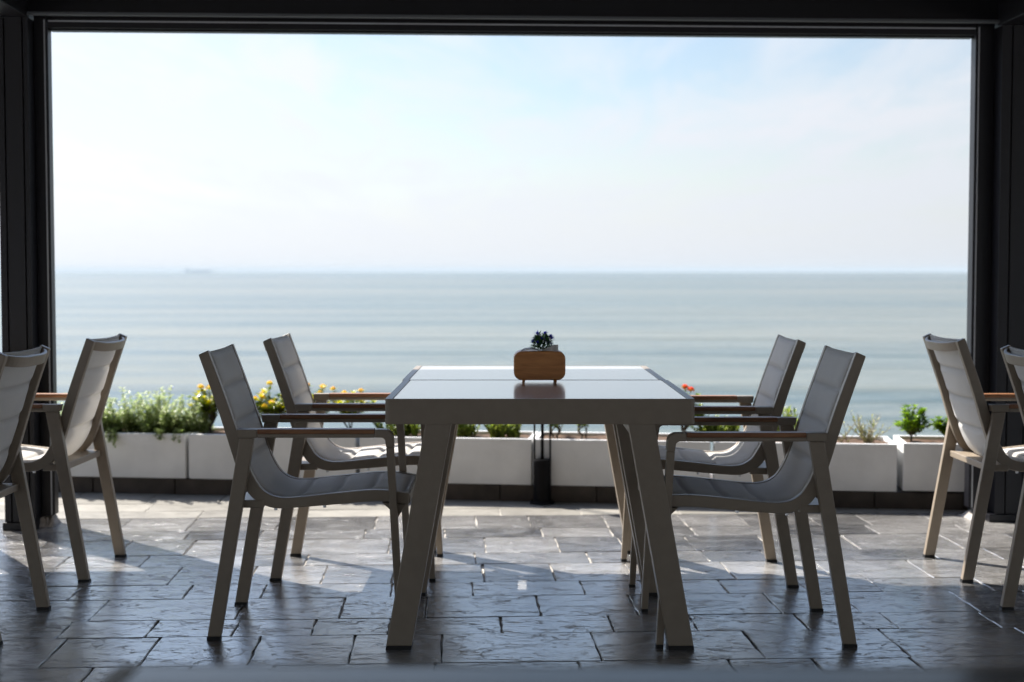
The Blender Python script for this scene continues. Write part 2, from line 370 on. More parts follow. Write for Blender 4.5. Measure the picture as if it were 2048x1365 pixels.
# ------------------------------------------------------------------ helpers
class MB:
    """collects shapes into one mesh"""
    def __init__(s): s.v = []; s.f = []; s.m = []; s.uv = {}
    def add(s, vs, fs, mi=0):
        o = len(s.v); s.v += [tuple(v) for v in vs]
        for f in fs: s.f.append(tuple(i + o for i in f)); s.m.append(mi)
    def box(s, lo, hi, mi=0, mx=None):
        x0, y0, z0 = lo; x1, y1, z1 = hi
        vs = [(x0,y0,z0),(x1,y0,z0),(x1,y1,z0),(x0,y1,z0),(x0,y0,z1),(x1,y0,z1),(x1,y1,z1),(x0,y1,z1)]
        if mx: vs = [mx @ Vector(v) for v in vs]
        s.add(vs, [(0,3,2,1),(4,5,6,7),(0,1,5,4),(1,2,6,5),(2,3,7,6),(3,0,4,7)], mi)
    def hexa(s, b, t, mi=0):
        s.add(list(b) + list(t), [(0,3,2,1),(4,5,6,7),(0,1,5,4),(1,2,6,5),(2,3,7,6),(3,0,4,7)], mi)
    def strip(s, O, I, y0, y1, mi=0):
        """solid between outer and inner profile lines (x,z), from y0 to y1"""
        n = len(O); vs = []
        for y in (y0, y1):
            vs += [(x, y, z) for x, z in O]; vs += [(x, y, z) for x, z in I]
        fs = []
        for i in range(n - 1):
            a, b = i, i + 1
            fs.append((a, b, n + b, n + a)); fs.append((2*n + a, 3*n + a, 3*n + b, 2*n + b))
            fs.append((a, 2*n + a, 2*n + b, b)); fs.append((n + a, n + b, 3*n + b, 3*n + a))
        fs.append((0, n, 3*n, 2*n)); fs.append((n - 1, 3*n - 1, 4*n - 1, 2*n - 1)) if False else fs.append((n - 1, 3*n - 1, 4*n - 1, 2*n - 1))
        s.add(vs, fs, mi)
    def prism(s, poly, y0, y1, mi=0):
        n = len(poly)
        vs = [(x, y0, z) for x, z in poly] + [(x, y1, z) for x, z in poly]
        fs = [tuple(range(n)), tuple(reversed(range(n, 2*n)))]
        for i in range(n):
            j = (i + 1) % n; fs.append((i, n + i, n + j, j))
        s.add(vs, fs, mi)
    def tube(s, pts, rad, seg=8, mi=0):
        pts = [Vector(p) for p in pts]; n = len(pts)
        if isinstance(rad, (int, float)): rad = [rad] * n
        rings = []
        for i, p in enumerate(pts):
            d = (pts[min(i + 1, n - 1)] - pts[max(i - 1, 0)]).normalized()
            a = d.orthogonal().normalized() if i == 0 else (prev - d * prev.dot(d)).normalized()
            prev = a; b = d.cross(a)
            rings.append([p + (a * math.cos(2*PI*k/seg) + b * math.sin(2*PI*k/seg)) * rad[i] for k in range(seg)])
        vs = [v for r in rings for v in r]; fs = []
        for i in range(n - 1):
            for k in range(seg):
                k2 = (k + 1) % seg
                fs.append((i*seg + k, i*seg + k2, (i+1)*seg + k2, (i+1)*seg + k))
        fs.append(tuple(reversed(range(seg)))); fs.append(tuple(range((n-1)*seg, n*seg)))
        s.add(vs, fs, mi)
    def lathe(s, prof, seg=28, c=(0, 0, 0), mi=0):
        n = len(prof); vs = []
        for r, z in prof:
            vs += [(c[0] + r*math.cos(2*PI*k/seg), c[1] + r*math.sin(2*PI*k/seg), c[2] + z) for k in range(seg)]
        fs = []
        for i in range(n - 1):
            for k in range(seg):
                k2 = (k + 1) % seg
                fs.append((i*seg + k, i*seg + k2, (i+1)*seg + k2, (i+1)*seg + k))
        fs.append(tuple(reversed(range(seg)))); fs.append(tuple(range((n-1)*seg, n*seg)))
        s.add(vs, fs, mi)
    def leaf(s, p, d, up, L, W, mi=0, fold=0.25, droop=0.15):
        """a folded, pointed leaf from p along d"""
        d = Vector(d).normalized(); sd = d.cross(Vector(up))
        if sd.length < 1e-4: sd = d.orthogonal()
        sd.normalize(); nn = sd.cross(d).normalized(); p = Vector(p)
        m = p + d*L*0.5; e = p + d*L - nn*L*droop
        a = p + d*L*0.42 + sd*W*0.5 + nn*W*fold; b = p + d*L*0.42 - sd*W*0.5 + nn*W*fold
        s.add([p, a, e, b, m], [(0, 1, 4), (1, 2, 4), (0, 4, 3), (4, 2, 3)], mi)
    def build(s, name, mats, parent=None, bevel=0.0, smooth=False, seg=2, angle=35):
        me = bpy.data.meshes.new(name)
        me.from_pydata(s.v, [], s.f); me.update()
        if not isinstance(mats, (list, tuple)): mats = [mats]
        for m in mats: me.materials.append(m)
        if len(mats) > 1: me.polygons.foreach_set("material_index", s.m)
        bm = bmesh.new(); bm.from_mesh(me)
        if len(s.f) < 4000: bmesh.ops.recalc_face_normals(bm, faces=bm.faces)
        bm.to_mesh(me); bm.free()
        if smooth: me.polygons.foreach_set("use_smooth", [True] * len(me.polygons))
        o = bpy.data.objects.new(name, me); COL.objects.link(o)
        if bevel:
            md = o.modifiers.new("Bevel", 'BEVEL'); md.width = bevel; md.segments = seg
            md.limit_method = 'ANGLE'; md.angle_limit = R(angle)
        if parent: o.parent = parent
        return o

def tag(o, label, cat, group=None, kind=None):
    if label: o["label"] = label
    if cat: o["category"] = cat
    if group: o["group"] = group
    if kind: o["kind"] = kind
    return o
def empty(name, loc=(0, 0, 0), rz=0.0):
    o = bpy.data.objects.new(name, None); COL.objects.link(o)
    o.location = loc; o.rotation_euler = (0, 0, rz); o.empty_display_size = 0.1
    return o
def children(o): return [c for c in bpy.data.objects if c.parent == o]
def copy_tree(o, parent=None):
    c = o.copy(); COL.objects.link(c); c.parent = parent
    for ch in children(o): copy_tree(ch, c)
    return c
def catmull(P, k=6):
    Q = []
    n = len(P)
    for i in range(n - 1):
        p0, p1, p2, p3 = P[max(i-1, 0)], P[i], P[i+1], P[min(i+2, n-1)]
        for j in range(k):
            t = j / k
            Q.append(tuple(0.5*((2*b) + (-a + c)*t + (2*a - 5*b + 4*c - d)*t*t + (-a + 3*b - 3*c + d)*t**3) for a, b, c, d in zip(p0, p1, p2, p3)))
    Q.append(tuple(P[-1])); return Q

# ------------------------------------------------------------------ setting: floors
YAW = R(2.7)
OX, OY = -2.0, 6.42                         # threshold line passes here
def FL(x, y):                               # local frame coords -> world xy (x along the frame, y outward)
    return (OX + x*math.cos(YAW) - y*math.sin(YAW), OY + x*math.sin(YAW) + y*math.cos(YAW))

def stone_floor(name, y_rows, x0, x1, m, lens=(0.22, 0.48), depth=0.007):
    rnd = random.Random(11)
    vs, fs, mi, tone = [], [], [], []
    for ri in range(len(y_rows) - 1):
        ya, yb = y_rows[ri], y_rows[ri + 1]           # ya > yb (going towards the camera)
        x = x0 + rnd.uniform(-0.3, 0)
        while x < x1:
            L = rnd.uniform(*lens)
            xa, xb = x, x + L; x = xb
            gx, gy = rnd.uniform(0.0016, 0.0034), rnd.uniform(0.0006, 0.0014)
            A = [(xa + gx, yb + gy), (xb - gx, yb + gy), (xb - gx, ya - gy), (xa + gx, ya - gy)]
            ring = []
            for k in range(4):
                p, q = A[k], A[(k + 1) % 4]
                ns = 10 if k % 2 == 0 else 6
                amp = 0.0012 if k % 2 == 0 else 0.0028
                for j in range(ns):
                    t = j / ns
                    jx = rnd.uniform(-amp, amp) if k % 2 else 0
                    jy = rnd.uniform(-amp, amp) if k % 2 == 0 else 0
                    ring.append((p[0] + (q[0]-p[0])*t + jx, p[1] + (q[1]-p[1])*t + jy))
            cxm, cym = (xa+xb)/2, (ya+yb)/2
            tx, ty, h = rnd.uniform(-0.004, 0.004), rnd.uniform(-0.006, 0.006), rnd.uniform(-0.0008, 0.0008)
            zf = lambda px, py: h + (px-cxm)*tx + (py-cym)*ty
            n = len(ring); o = len(vs); tn = rnd.random()
            def lay(s, z):
                for px, py in ring:
                    dx = math.copysign(min(s, abs(px-cxm)), px-cxm); dy = math.copysign(min(s, abs(py-cym)), py-cym)
                    qx, qy = px - dx, py - dy
                    X, Y = FL(qx, qy)
                    vs.append((X, Y, zf(qx, qy) + z)); tone.append(tn)
            lay(0, -depth); lay(0.0, -0.003); lay(0.0025, 0)
            for lv in range(2):
                for k in range(n):
                    k2 = (k + 1) % n
                    fs.append((o + lv*n + k, o + lv*n + k2, o + (lv+1)*n + k2, o + (lv+1)*n + k)); mi.append(0)
            fs.append(tuple(o + 2*n + k for k in range(n))); mi.append(0)
    o = len(vs)
    for px, py in ((x0, y_rows[-1]), (x1, y_rows[-1]), (x1, y_rows[0]), (x0, y_rows[0])):
        X, Y = FL(px, py); vs.append((X, Y, -depth)); tone.append(0.5)
    fs.append((o, o+1, o+2, o+3)); mi.append(1)
    me = bpy.data.meshes.new(name); me.from_pydata(vs, [], fs); me.update()
    me.materials.append(m); me.materials.append(MT['joint'])
    me.polygons.foreach_set("material_index", mi)
    a = me.attributes.new("tone", 'FLOAT', 'POINT'); a.data.foreach_set("value", tone)
    ob = bpy.data.objects.new(name, me); COL.objects.link(ob)
    ob["kind"] = "structure"
    return ob
rows = [0.0]
rr_ = random.Random(5)
k = 0
while rows[-1] > -14:
    rows.append(rows[-1] - (rr_.uniform(0.30, 0.33) if k % 2 == 0 else rr_.uniform(0.205, 0.22))); k += 1
stone_floor("paved_floor", rows, -5.5, 9.5, MT['slate'])
# outer terrace strip between the threshold and the kerb, and on under the planters
stone_floor("terrace_edge_paving", [2.1, 1.75, 1.4, 1.05, 0.7, 0.42, 0.2, 0.004], -5.5, 9.5, MT['beige'], (0.35, 0.7), 0.004)
g = MB()
for zt, zb in ((-0.03, -7.2),):
    P = [FL(-30, 2.1), FL(30, 2.1), FL(30, -40), FL(-30, -40)]
    g.hexa([(x, y, zb) for x, y in P], [(x, y, zt) for x, y in P])
tag(g.build("terrace_ground", MT['mortar']), None, None, kind="structure")
# sea
g = MB()
ys = [8.6, 60, 200, 600, 2000, 6000, 15000, 38000]
for a, b in zip(ys, ys[1:]):
    wa, wb = a*1.2 + 60, b*1.2 + 60
    g.add([(-wa, a, -6.5), (wa, a, -6.5), (wb, b, -6.5), (-wb, b, -6.5)], [(0, 1, 2, 3)])
tag(g.build("sea", MT['sea']), None, None, kind="structure")

# ------------------------------------------------------------------ kerb, planters
KY = R(-7.1)
def KL(x, y):      # along the planter row (x), outward (y); origin on the kerb face at world X=0
    return (x*math.cos(KY) - y*math.sin(KY), 6.926 + x*math.sin(KY) + y*math.cos(KY))
def kmat(x, y, z=0): 
    X, Y = KL(x, y); return Matrix.Translation((X, Y, z)) @ Matrix.Rotation(KY, 4, 'Z')
kerb = empty("stone_kerb", (*KL(0, 0), 0), KY)
tag(kerb, "low brown stone kerb running under the row of white planters", "kerb")
x = -4.6; rk = random.Random(3); kb = MB()
while x < 4.6:
    L = rk.uniform(0.36, 0.5)
    dy = rk.uniform(0, 0.004)
    kb.box((x + 0.003, dy, -0.02), (x + L - 0.003, 0.10, 0.078 + rk.uniform(-0.002, 0.002)))
    x += L
kb.box((-4.6, 0.012, -0.02), (4.6, 0.55, 0.070))
kb.build("kerb_stones", MT['kerb'], kerb, bevel=0.004)

PW, PH, PD = 0.857, 0.226, 0.34
px0 = [-3.36, -2.502, -1.639, -0.773, 0.099, 0.956, 1.824, 2.69]
plabels = [None, "white planter left of the far left chair, mostly hidden behind the left post",
 "white planter full of silvery trailing herb behind the left chairs",
 "white planter with yellow flowered shrubs behind the left pair of table chairs",
 "white planter with low dense green bush, left of the black bollard light",
 "white planter directly behind and right of the black bollard light",
 "white planter with dry wispy plants and bare brown soil on the right",
 "white planter at right end with two round green bushes, a gap on its left"]
pl_src = None
for i, xl in enumerate(px0[1:] , 1):
    # xl is the right end of planter i (world X along row)
    xc = (xl / math.cos(KY)) - PW/2 - 0.002
    if i == 7: xc += 0.012
    if pl_src is None:
        r = empty("planter_box")
        m = MB(); t_ = 0.022; h2 = PW/2
        m.box((-h2, 0, 0), (h2, t_, PH)); m.box((-h2, PD - t_, 0), (h2, PD, PH))
        m.box((-h2, t_, 0), (-h2 + t_, PD - t_, PH)); m.box((h2 - t_, t_, 0), (h2, PD - t_, PH))
        m.box((-h2 + t_, t_, 0), (h2 - t_, PD - t_, 0.02))
        me_ = m.build("box_wall", MT['planter'], r, bevel=0.004)
        s = MB(); nx, ny = 24, 8
        for a in range(nx + 1):
            for b in range(ny + 1):
                xx = -h2 + t_ - 0.001 + (PW - 2*t_ + 0.002)*a/nx; yy = t_ - 0.001 + (PD - 2*t_ + 0.002)*b/ny
                s.v.append((xx, yy, PH - 0.016 + 0.012*noise.noise(Vector((xx*18, yy*18, 3)))))
        for a in range(nx):
            for b in range(ny):
                i0 = a*(ny+1) + b; s.f.append((i0, i0+ny+1, i0+ny+2, i0+1)); s.m.append(0)
        s.build("soil", MT['soil'], r)
        pl_src = r
    else: r = copy_tree(pl_src)
    X, Y = KL(xc, -0.012)
    r.location = (X, Y, 0.083 + (0.006 if i == 7 else 0.0)); r.rotation_euler = (0, 0, KY)
    tag(r, plabels[i], "planter", "white planters in a row on the kerb")

# ------------------------------------------------------------------ plants
def px_to_row(px, off=0.17):
    """row coordinate under photo column px, for a point off metres behind the planter face"""
    u = (px - 1024) / 2844.4
    # solve KL(x, off).X = u * KL.Y
    x = (u*(6.926 + off*math.cos(KY)) + off*math.sin(KY)) / (math.cos(KY) - u*math.sin(KY))
    return x
SOIL = 0.295
def plant_root(name, px, label, cat, off=0.17, group=None):
    X, Y = KL(px_to_row(px, off), off)
    r = empty(name, (X, Y, SOIL)); tag(r, label, cat, group); return r
def rdir(rnd, up=0.5):
    a = rnd.uniform(0, 2*PI); z = rnd.uniform(-0.3, 1) * up + (1-up)*0.2
    return Vector((math.cos(a), math.sin(a), z)).normalized()

def herb(px, w, h, n, label, seed, hang=(), nfl=8):
    rnd = random.Random(seed); r = plant_root("trailing_herb", px, label, "plant", 0.15, "silvery trailing herbs in the left planter")
    lf, st, fl = MB(), MB(), MB()
    def shoot(p, d, L, dens=14, lw=0.015, ll=0.026, curve=0.15, flower=False, grav=0.0):
        pts = [Vector(p)]; d = Vector(d).normalized()
        for k in range(7):
            d = (d + Vector((rnd.uniform(-curve, curve), rnd.uniform(-curve, curve), rnd.uniform(-.05, .05) - grav))).normalized()
            pts.append(pts[-1] + d*L/7)
        st.tube(pts, [0.0022*(1 - k/9) for k in range(8)], 4)
        for k in range(1, 8):
            for q in range(dens):
                if rnd.random() < 0.5:
                    c = pts[k-1].lerp(pts[k], rnd.random()); a = rnd.uniform(0, 2*PI)
                    e = Vector((math.cos(a), math.sin(a), rnd.uniform(-0.1, 0.9)))
                    s_ = rnd.uniform(0.6, 1.2)
                    lf.leaf(c, e, (0, 0, 1), ll*s_, lw*s_, 0, 0.2, 0.1)
        if flower:
            c = pts[-1]
            fl = MB()
            for q in range(7):
                a = q*2*PI/7
                fl.leaf(c, (math.cos(a), math.sin(a), 0.35), (0, 0, 1), 0.013, 0.011)
            fl.build("flower", MT['fl_purple'], r)
    for i in range(int(n*1.7)):
        x = rnd.uniform(-w/2, w/2); y = rnd.uniform(-0.11, 0.13)
        hh = h*rnd.uniform(0.25, 0.68)
        if rnd.random() < 0.22: hh = h*rnd.uniform(0.75, 1.15)
        shoot((x, y, 0), (rnd.uniform(-.4, .4), rnd.uniform(-.5, .3), 1), hh, flower=(i < nfl))
    for hx, L in hang:
        for q in range(5):
            shoot((hx + rnd.uniform(-.03, .03), -0.125, 0.03), (rnd.uniform(-.3, .3), -0.8, 0.25), L*rnd.uniform(0.7, 1.1), 12, 0.012, 0.02, 0.1, False, 0.42)
    st.build("stem", MT['stem'], r); lf.build("foliage", MT['leaf_silver'], r)
herb(165, 0.32, 0.17, 60, "silvery herb with lilac flowers half hidden behind the far left chair", 1, (), 5)
herb(255, 0.34, 0.21, 85, "silvery herb with tiny lilac blooms spilling over the left planter's front", 2, ((-0.06, 0.11),), 6)
herb(355, 0.30, 0.19, 75, "silvery green trailing herb just left of the first yellow flowered shrub", 3, ((-0.05, 0.07), (0.05, 0.08)), 1)

def ixora(px, w, z0, z1, label, seed, fmat, nfl, n=26, ll=0.035, leafm='leaf_ixora', trunk_h=None, off=0.17, name="flowering_shrub", cat="shrub", fsize=1.0, ball=False, tops=0, extra=()):
    """bare forking stems carrying a broad leafy crown with flower heads on top; z0..z1 = crown bottom and top above the soil"""
    rnd = random.Random(seed); r = plant_root(name, px, label, cat, off, "shrubs in the white planters")
    lf, st, yl = MB(), MB(), MB()
    tips = []
    nst = 1 if ball else 4
    fork = z0*0.6 if not ball else z0
    for i in range(n):
        a = rnd.uniform(0, 2*PI); rad = math.sqrt(rnd.random())
        zc = rnd.random()
        if ball: 
            v = Vector((rnd.gauss(0, 1), rnd.gauss(0, 1), rnd.gauss(0, 1))).normalized()*rnd.uniform(0.5, 1)
            tip = Vector((v.x*w/2, v.y*min(w/2, 0.15), (z0+z1)/2 + v.z*(z1-z0)/2))
        else:
            tip = Vector((math.cos(a)*rad*w/2, math.sin(a)*rad*0.13, z0 + (z1-z0)*(0.15 + 0.85*zc*(1 - 0.35*rad))))
        tips.append(tip)
    if tops:
        for i in range(tops):
            tips.append(Vector((rnd.uniform(-.45, .45)*w, rnd.uniform(-.08, .08), z1*rnd.uniform(1.0, 1.12))))
    tips = [Vector(e_) for e_ in extra] + tips
    bases = [Vector((rnd.uniform(-.03, .03)*(not ball), rnd.uniform(-.03, .03)*(not ball), -0.01)) for _ in range(nst)]
    for b in bases:
        st.tube([b, b*0.6 + Vector((0, 0, fork*0.6)), Vector((b.x*1.5, b.y*1.5, fork))], [0.0065 if ball else 0.0045, 0.005 if ball else 0.004, 0.004], 6)
    for i, tip in enumerate(tips):
        b = bases[i % nst]; f = Vector((b.x*1.5, b.y*1.5, fork))
        mid = f.lerp(tip, 0.5) + Vector((rnd.uniform(-.015, .015), rnd.uniform(-.015, .015), 0.012))
        st.tube([f, mid, tip], [0.003, 0.0022, 0.0014], 5)
        nl = rnd.randint(15, 22)
        for q in range(nl):
            t = rnd.uniform(0.45, 1.0); c = f.lerp(tip, t) if t < 0.5 else mid.lerp(tip, (t-0.5)*2)
            aa = rnd.uniform(0, 2*PI); e = Vector((math.cos(aa), math.sin(aa), rnd.uniform(-0.2, 0.9)))
            s_ = rnd.uniform(0.6, 1.15)
            lf.leaf(c, e, (0, 0, 1), ll*s_, ll*0.42*s_, 0, 0.18, 0.15)
        for q in range(5):
            aa = q*2*PI/5 + rnd.random(); e = Vector((math.cos(aa), math.sin(aa), 0.8))
            (yl if fmat == 'fl_yellow' else lf).leaf(tip, e, (0, 0, 1), ll*0.8, ll*0.36, 0, 0.2, 0.1)
    order = list(range(len(extra))) if extra else sorted(range(len(tips)), key=lambda i: -tips[i].z + (rnd.uniform(-.07, .07) if nfl > 3 else 0) + (0.02 if tips[i].y > 0.03 else 0))
    for i in order[:nfl]:
        c = tips[i] + Vector((0, 0, 0.008)); fl = MB()
        for q in range(int(16)):
            a = rnd.uniform(0, 2*PI); el = rnd.uniform(0, 1.4)
            d = Vector((math.cos(a)*math.cos(el), math.sin(a)*math.cos(el), math.sin(el)))
            p = c + d*0.014*fsize
            for k in range(4):
                t1 = d.orthogonal().normalized(); t2 = d.cross(t1); th = k*PI/2 + a
                fl.leaf(p, t1*math.cos(th) + t2*math.sin(th) + d*0.3, d, 0.011*fsize, 0.007*fsize, 0, 0.1, 0.05)
        fl.build("flower", MT[fmat], r)
    st.build("stem", MT['bark'], r); lf.build("foliage", MT[leafm], r)
    if yl.v: yl.build("young_leaves", MT['leaf_young'], r)
    return r
# photo rows to heights: at the row one metre is about 410 photo px; soil at y~872
ixora(412, 0.19, 0.10, 0.245, "bushy shrub with few yellow orange tips, between the herbs and the near left chair", 21, 'fl_yellow', 3, 40, 0.040)
ixora(540, 0.24, 0.09, 0.23, "shrub thick with bright yellow orange flowers behind the left chairs", 22, 'fl_yellow', 11, 42, 0.040, tops=2, fsize=0.85)
ixora(625, 0.20, 0.10, 0.22, "yellow flowered shrub between the two left chairs' armrests and the far chair", 23, 'fl_yellow', 6, 36, 0.040, tops=3, fsize=0.8)
ixora(700, 0.24, 0.11, 0.20, "thin shrub with yellow green buds beside the table's left side", 24, 'fl_yellow', 3, 34, 0.040, tops=4, fsize=0.8)
def lowbush(px, w, h, n, label, seed, leafm='leaf_low', ll=0.024, name="low_bush", dry=False, off=0.16, lw=0.38):
    rnd = random.Random(seed); r = plant_root(name, px, label, "bush", off, "low bushes in the white planters")
    lf, st = MB(), MB()
    for i in range(n):
        a = rnd.uniform(-1, 1); b = Vector((rnd.uniform(-w*.35, w*.35), rnd.uniform(-.07, .07), 0)) if not dry else Vector((rnd.uniform(-.03, .03), rnd.uniform(-.02, .02), 0))
        L = h*rnd.uniform(0.55, 1.1)
        d = Vector((a*(0.9 if dry else 0.6), rnd.uniform(-.5, .4), rnd.uniform(0.6, 1.1))).normalized()
        pts = [b]
        for k in range(5):
            d = (d + Vector((rnd.uniform(-.16, .16), rnd.uniform(-.16, .16), rnd.uniform(-.02, .08)))).normalized(); pts.append(pts[-1] + d*L/5)
        st.tube(pts, [0.0024, 0.002, 0.0017, 0.0014, 0.0011, 0.0007], 4)
        for k in range(1, 6):
            for q in range(2 if dry else 10):
                if dry and rnd.random() < 0.25: continue
                c = pts[k-1].lerp(pts[k], rnd.random()); aa = rnd.uniform(0, 2*PI)
                e = Vector((math.cos(aa), math.sin(aa), rnd.uniform(0, 1.2))) + d*0.8
                s_ = rnd.uniform(0.6, 1.2)
                lf.leaf(c, e, (0, 0, 1), ll*s_, ll*lw*s_, 0, 0.2, 0.1)
    st.build("stem", MT['drystem' if dry else 'stem'], r); lf.build("foliage", MT[leafm], r)
    return r
lowbush(800, 0.24, 0.105, 60, "low green bush behind the table's front left leg", 31)
lowbush(920, 0.22, 0.105, 60, "low dense bush with pale speckled leaves under the table, left half", 32)
lowbush(1010, 0.20, 0.10, 55, "low dense bush with pale speckled leaves under the table, beside the bollard light", 33)
ixora(1110, 0.13, 0.05, 0.15, "spindly dark shrub right of the black bollard light, seen under the table", 34, 'fl_red', 0, 12, 0.030)
ixora(1172, 0.10, 0.06, 0.14, "thin single stemmed shrub seen under the table's right half", 35, 'fl_red', 0, 9, 0.030)
ixora(1380, 0.17, 0.08, 0.20, "shrub with orange red flower heads beside the table's right corner", 36, 'fl_red', 2, 15, 0.040, fsize=1.0, tops=0, extra=((0.004, -0.02, 0.238), (-0.022, 0.0, 0.25), (0.04, 0.0, 0.215)))
lowbush(1440, 0.22, 0.105, 70, "low bright green bush behind the right chairs' armrests", 37, 'leaf_low', 0.026)
lowbush(1572, 0.12, 0.15, 22, "narrow feathery plant between the two right chairs' backs", 38, 'leaf_low', 0.04, "feathery_plant", False, 0.16, 0.2)
lowbush(1690, 0.05, 0.15, 8, "single dry wispy plant beside the near right chair's back", 39, 'leaf_dry', 0.02, "dry_plant", True)
lowbush(1740, 0.10, 0.155, 26, "dry spreading wispy plant in bare soil, left of the round bushes", 40, 'leaf_dry', 0.024, "dry_plant", True)
ixora(1826, 0.20, 0.035, 0.185, "larger of two round green bushes at right end, on a short trunk", 41, 'fl_red', 0, 40, 0.034, 'leaf_green', ball=True, name="round_bush", cat="bush", tops=0)
ixora(1896, 0.15, 0.03, 0.145, "smaller round green bush partly behind the far right chair", 42, 'fl_red', 0, 30, 0.032, 'leaf_green', ball=True, name="round_bush", cat="bush")

# ------------------------------------------------------------------ bollard light
bo = empty("bollard_light", (0.147, 6.86, 0))
tag(bo, "short black bollard light with open rods standing before the white planters", "light")
m = MB(); m.lathe([(0.060, 0.0), (0.060, 0.010), (0.056, 0.014), (0.044, 0.016)], 32); m.build("base_plate", MT['bollard'], bo, smooth=False)
m = MB(); m.lathe([(0.043, 0.0165), (0.043, 0.212), (0.041, 0.216)], 32); m.build("body", MT['bollard'], bo)
for a in (0, 180):
    m = MB(); m.tube([(0.038*math.cos(R(a)), 0.038*math.sin(R(a)), 0.217), (0.038*math.cos(R(a)), 0.038*math.sin(R(a)), 0.54)], 0.0048, 10); m.build("rod", MT['bollard'], bo, smooth=True)
m = MB(); m.tube([(0, 0, 0.217), (0, 0, 0.54)], 0.008, 12); m.build("pole", MT['bollard'], bo, smooth=True)
m = MB(); m.lathe([(0.043, 0.5405), (0.043, 0.59), (0.040, 0.595)], 32); m.build("head", MT['bollard'], bo)

# ------------------------------------------------------------------ pergola
pg = empty("pergola", (OX, OY, 0), YAW)
tag(pg, "dark anthracite pergola framing the sea view, with grooved posts and beam", "pergola")
# local frame: x along opening, y outward; rail faces at y=-0.075
XL, XR = -0.03, 4.08          # inner edges of the opening (rail edges)
ZB = 2.19
def post(x0, x1, mirror):
    y0, y1 = -0.26, -0.02
    m = MB()
    # shallow vertical grooves in the camera side face
    gr = [(0.027, 0.007), (0.105, 0.007)]
    W = x1 - x0
    xs = []
    if mirror: gr = [(W - g_ - w_, w_) for g_, w_ in gr][::-1]
    poly = [(x0, y0)]
    for g_, w_ in gr:
        poly += [(x0+g_, y0), (x0+g_, y0+0.02), (x0+g_+w_, y0+0.02), (x0+g_+w_, y0)]
    poly += [(x1, y0), (x1, y1), (x0, y1)]
    n = len(poly)
    vs = [(x, y, 0.035) for x, y in poly] + [(x, y, 2.215) for x, y in poly]
    fs = [tuple(reversed(range(n))), tuple(range(n, 2*n))] + [(i, (i+1) % n, n+(i+1) % n, n+i) for i in range(n)]
    m.add(vs, fs)
    p = m.build("post", MT['dark'], pg)
    b = MB(); b.box((x0 - (0.008 if not mirror else 0.03), y0 - 0.012, 0), (x1 - (0.0 if not mirror else 0.0), y1 + 0.02, 0.034)); b.build("base_plate", MT['dark'], p, bevel=0.003)
    return p
post(-0.221, -0.0905, False)
post(4.165, 4.32, True)
def rail(x0, x1, inner):
    m = MB(); y0, y1 = -0.17, -0.10
    m.box((x0, y0, 0.045), (x1, y1, 2.30))
    r = m.build("guide_rail", MT['dark'], pg, bevel=0.002)
    e = MB()
    xe = x1 if inner > 0 else x0
    e.box((min(xe, xe + inner*0.006), y0 + 0.004, 0.05), (max(xe, xe + inner*0.006), y1 - 0.01, 2.19))
    e.build("edge_strip", MT['dark'], r)
    e = MB()
    xo = xe - inner*0.0075
    e.box((xo - 0.0025, y0 - 0.003, 0.05), (xo + 0.0025, y0 - 0.0003, 2.22)); e.build("pale_strip", MT['strip'], r)  # thin pale strip along the rail's opening edge
    c = MB(); xm = (x0*0.7 + x1*0.3) if inner > 0 else (x0*0.3 + x1*0.7)
    for zz_ in ((2.245, 2.268) if inner > 0 else (2.238,)):
        c.lathe([(0.004, 0), (0.004, 0.003)], 12)
    vs2 = []
    c2 = MB()
    for zz_ in ((2.243, 2.266) if inner > 0 else (2.243,)):
        c2.tube([(xm, y0 + 0.001, zz_), (xm, y0 - 0.003, zz_)], 0.0045, 10)
    c2.build("screw", MT['bolt'], r)
    return r
rail(-0.0895, XL - 0.006, 1)
rail(XR + 0.006, 4.165, -1)
# mortar pads under rails and posts
def blob(x0, x1, y0, y1, h, seed):
    rnd = random.Random(seed); m = MB(); nx, ny = 12, 6
    for a in range(nx+1):
        for b in range(ny+1):
            e = min(a, nx-a, b*1.5, (ny-b)*1.5)
            z = (0 if e == 0 else h*min(1, e/1.5)*(0.65 + 0.7*rnd.random())) 
            m.v.append((x0+(x1-x0)*a/nx + rnd.uniform(-.004, .004), y0+(y1-y0)*b/ny + rnd.uniform(-.004, .004), z))
    for a in range(nx):
        for b in range(ny):
            i0 = a*(ny+1)+b; m.f.append((i0, i0+ny+1, i0+ny+2, i0+1)); m.m.append(0)
    m.build("mortar_pad", MT['mortar'], pg)
blob(-0.12, -0.025, -0.2, -0.08, 0.036, 1)
blob(4.07, 4.5, -0.22, -0.06, 0.035, 2)
# front beam, lip, painted light line and blind box
m = MB(); m.box((-4.6, -0.24, 2.235), (8.8, -0.02, 2.50)); m.build("front_beam", MT['dark'], pg, bevel=0.004)
m = MB(); m.box((-0.105, -0.262, 2.224), (4.165, -0.2405, 2.238)); m.build("beam_lip", MT['dark_edge'], pg, bevel=0.002)
m = MB(); m.box((-0.03, -0.165, 2.186), (4.08, -0.065, 2.2345)); m.build("blind_box", MT['dark'], pg, bevel=0.002)
m = MB(); m.box((-0.028, -0.171, 2.212), (4.078, -0.1655, 2.217)); m.build("blind_light_line", MT['strip'], pg)  # pale bar painting in the line of light along the box
m = MB(); m.box((-0.03, -0.14, 2.178), (4.08, -0.09, 2.1855)); m.build("blind_bottom_bar", MT['dark'], pg, bevel=0.002)
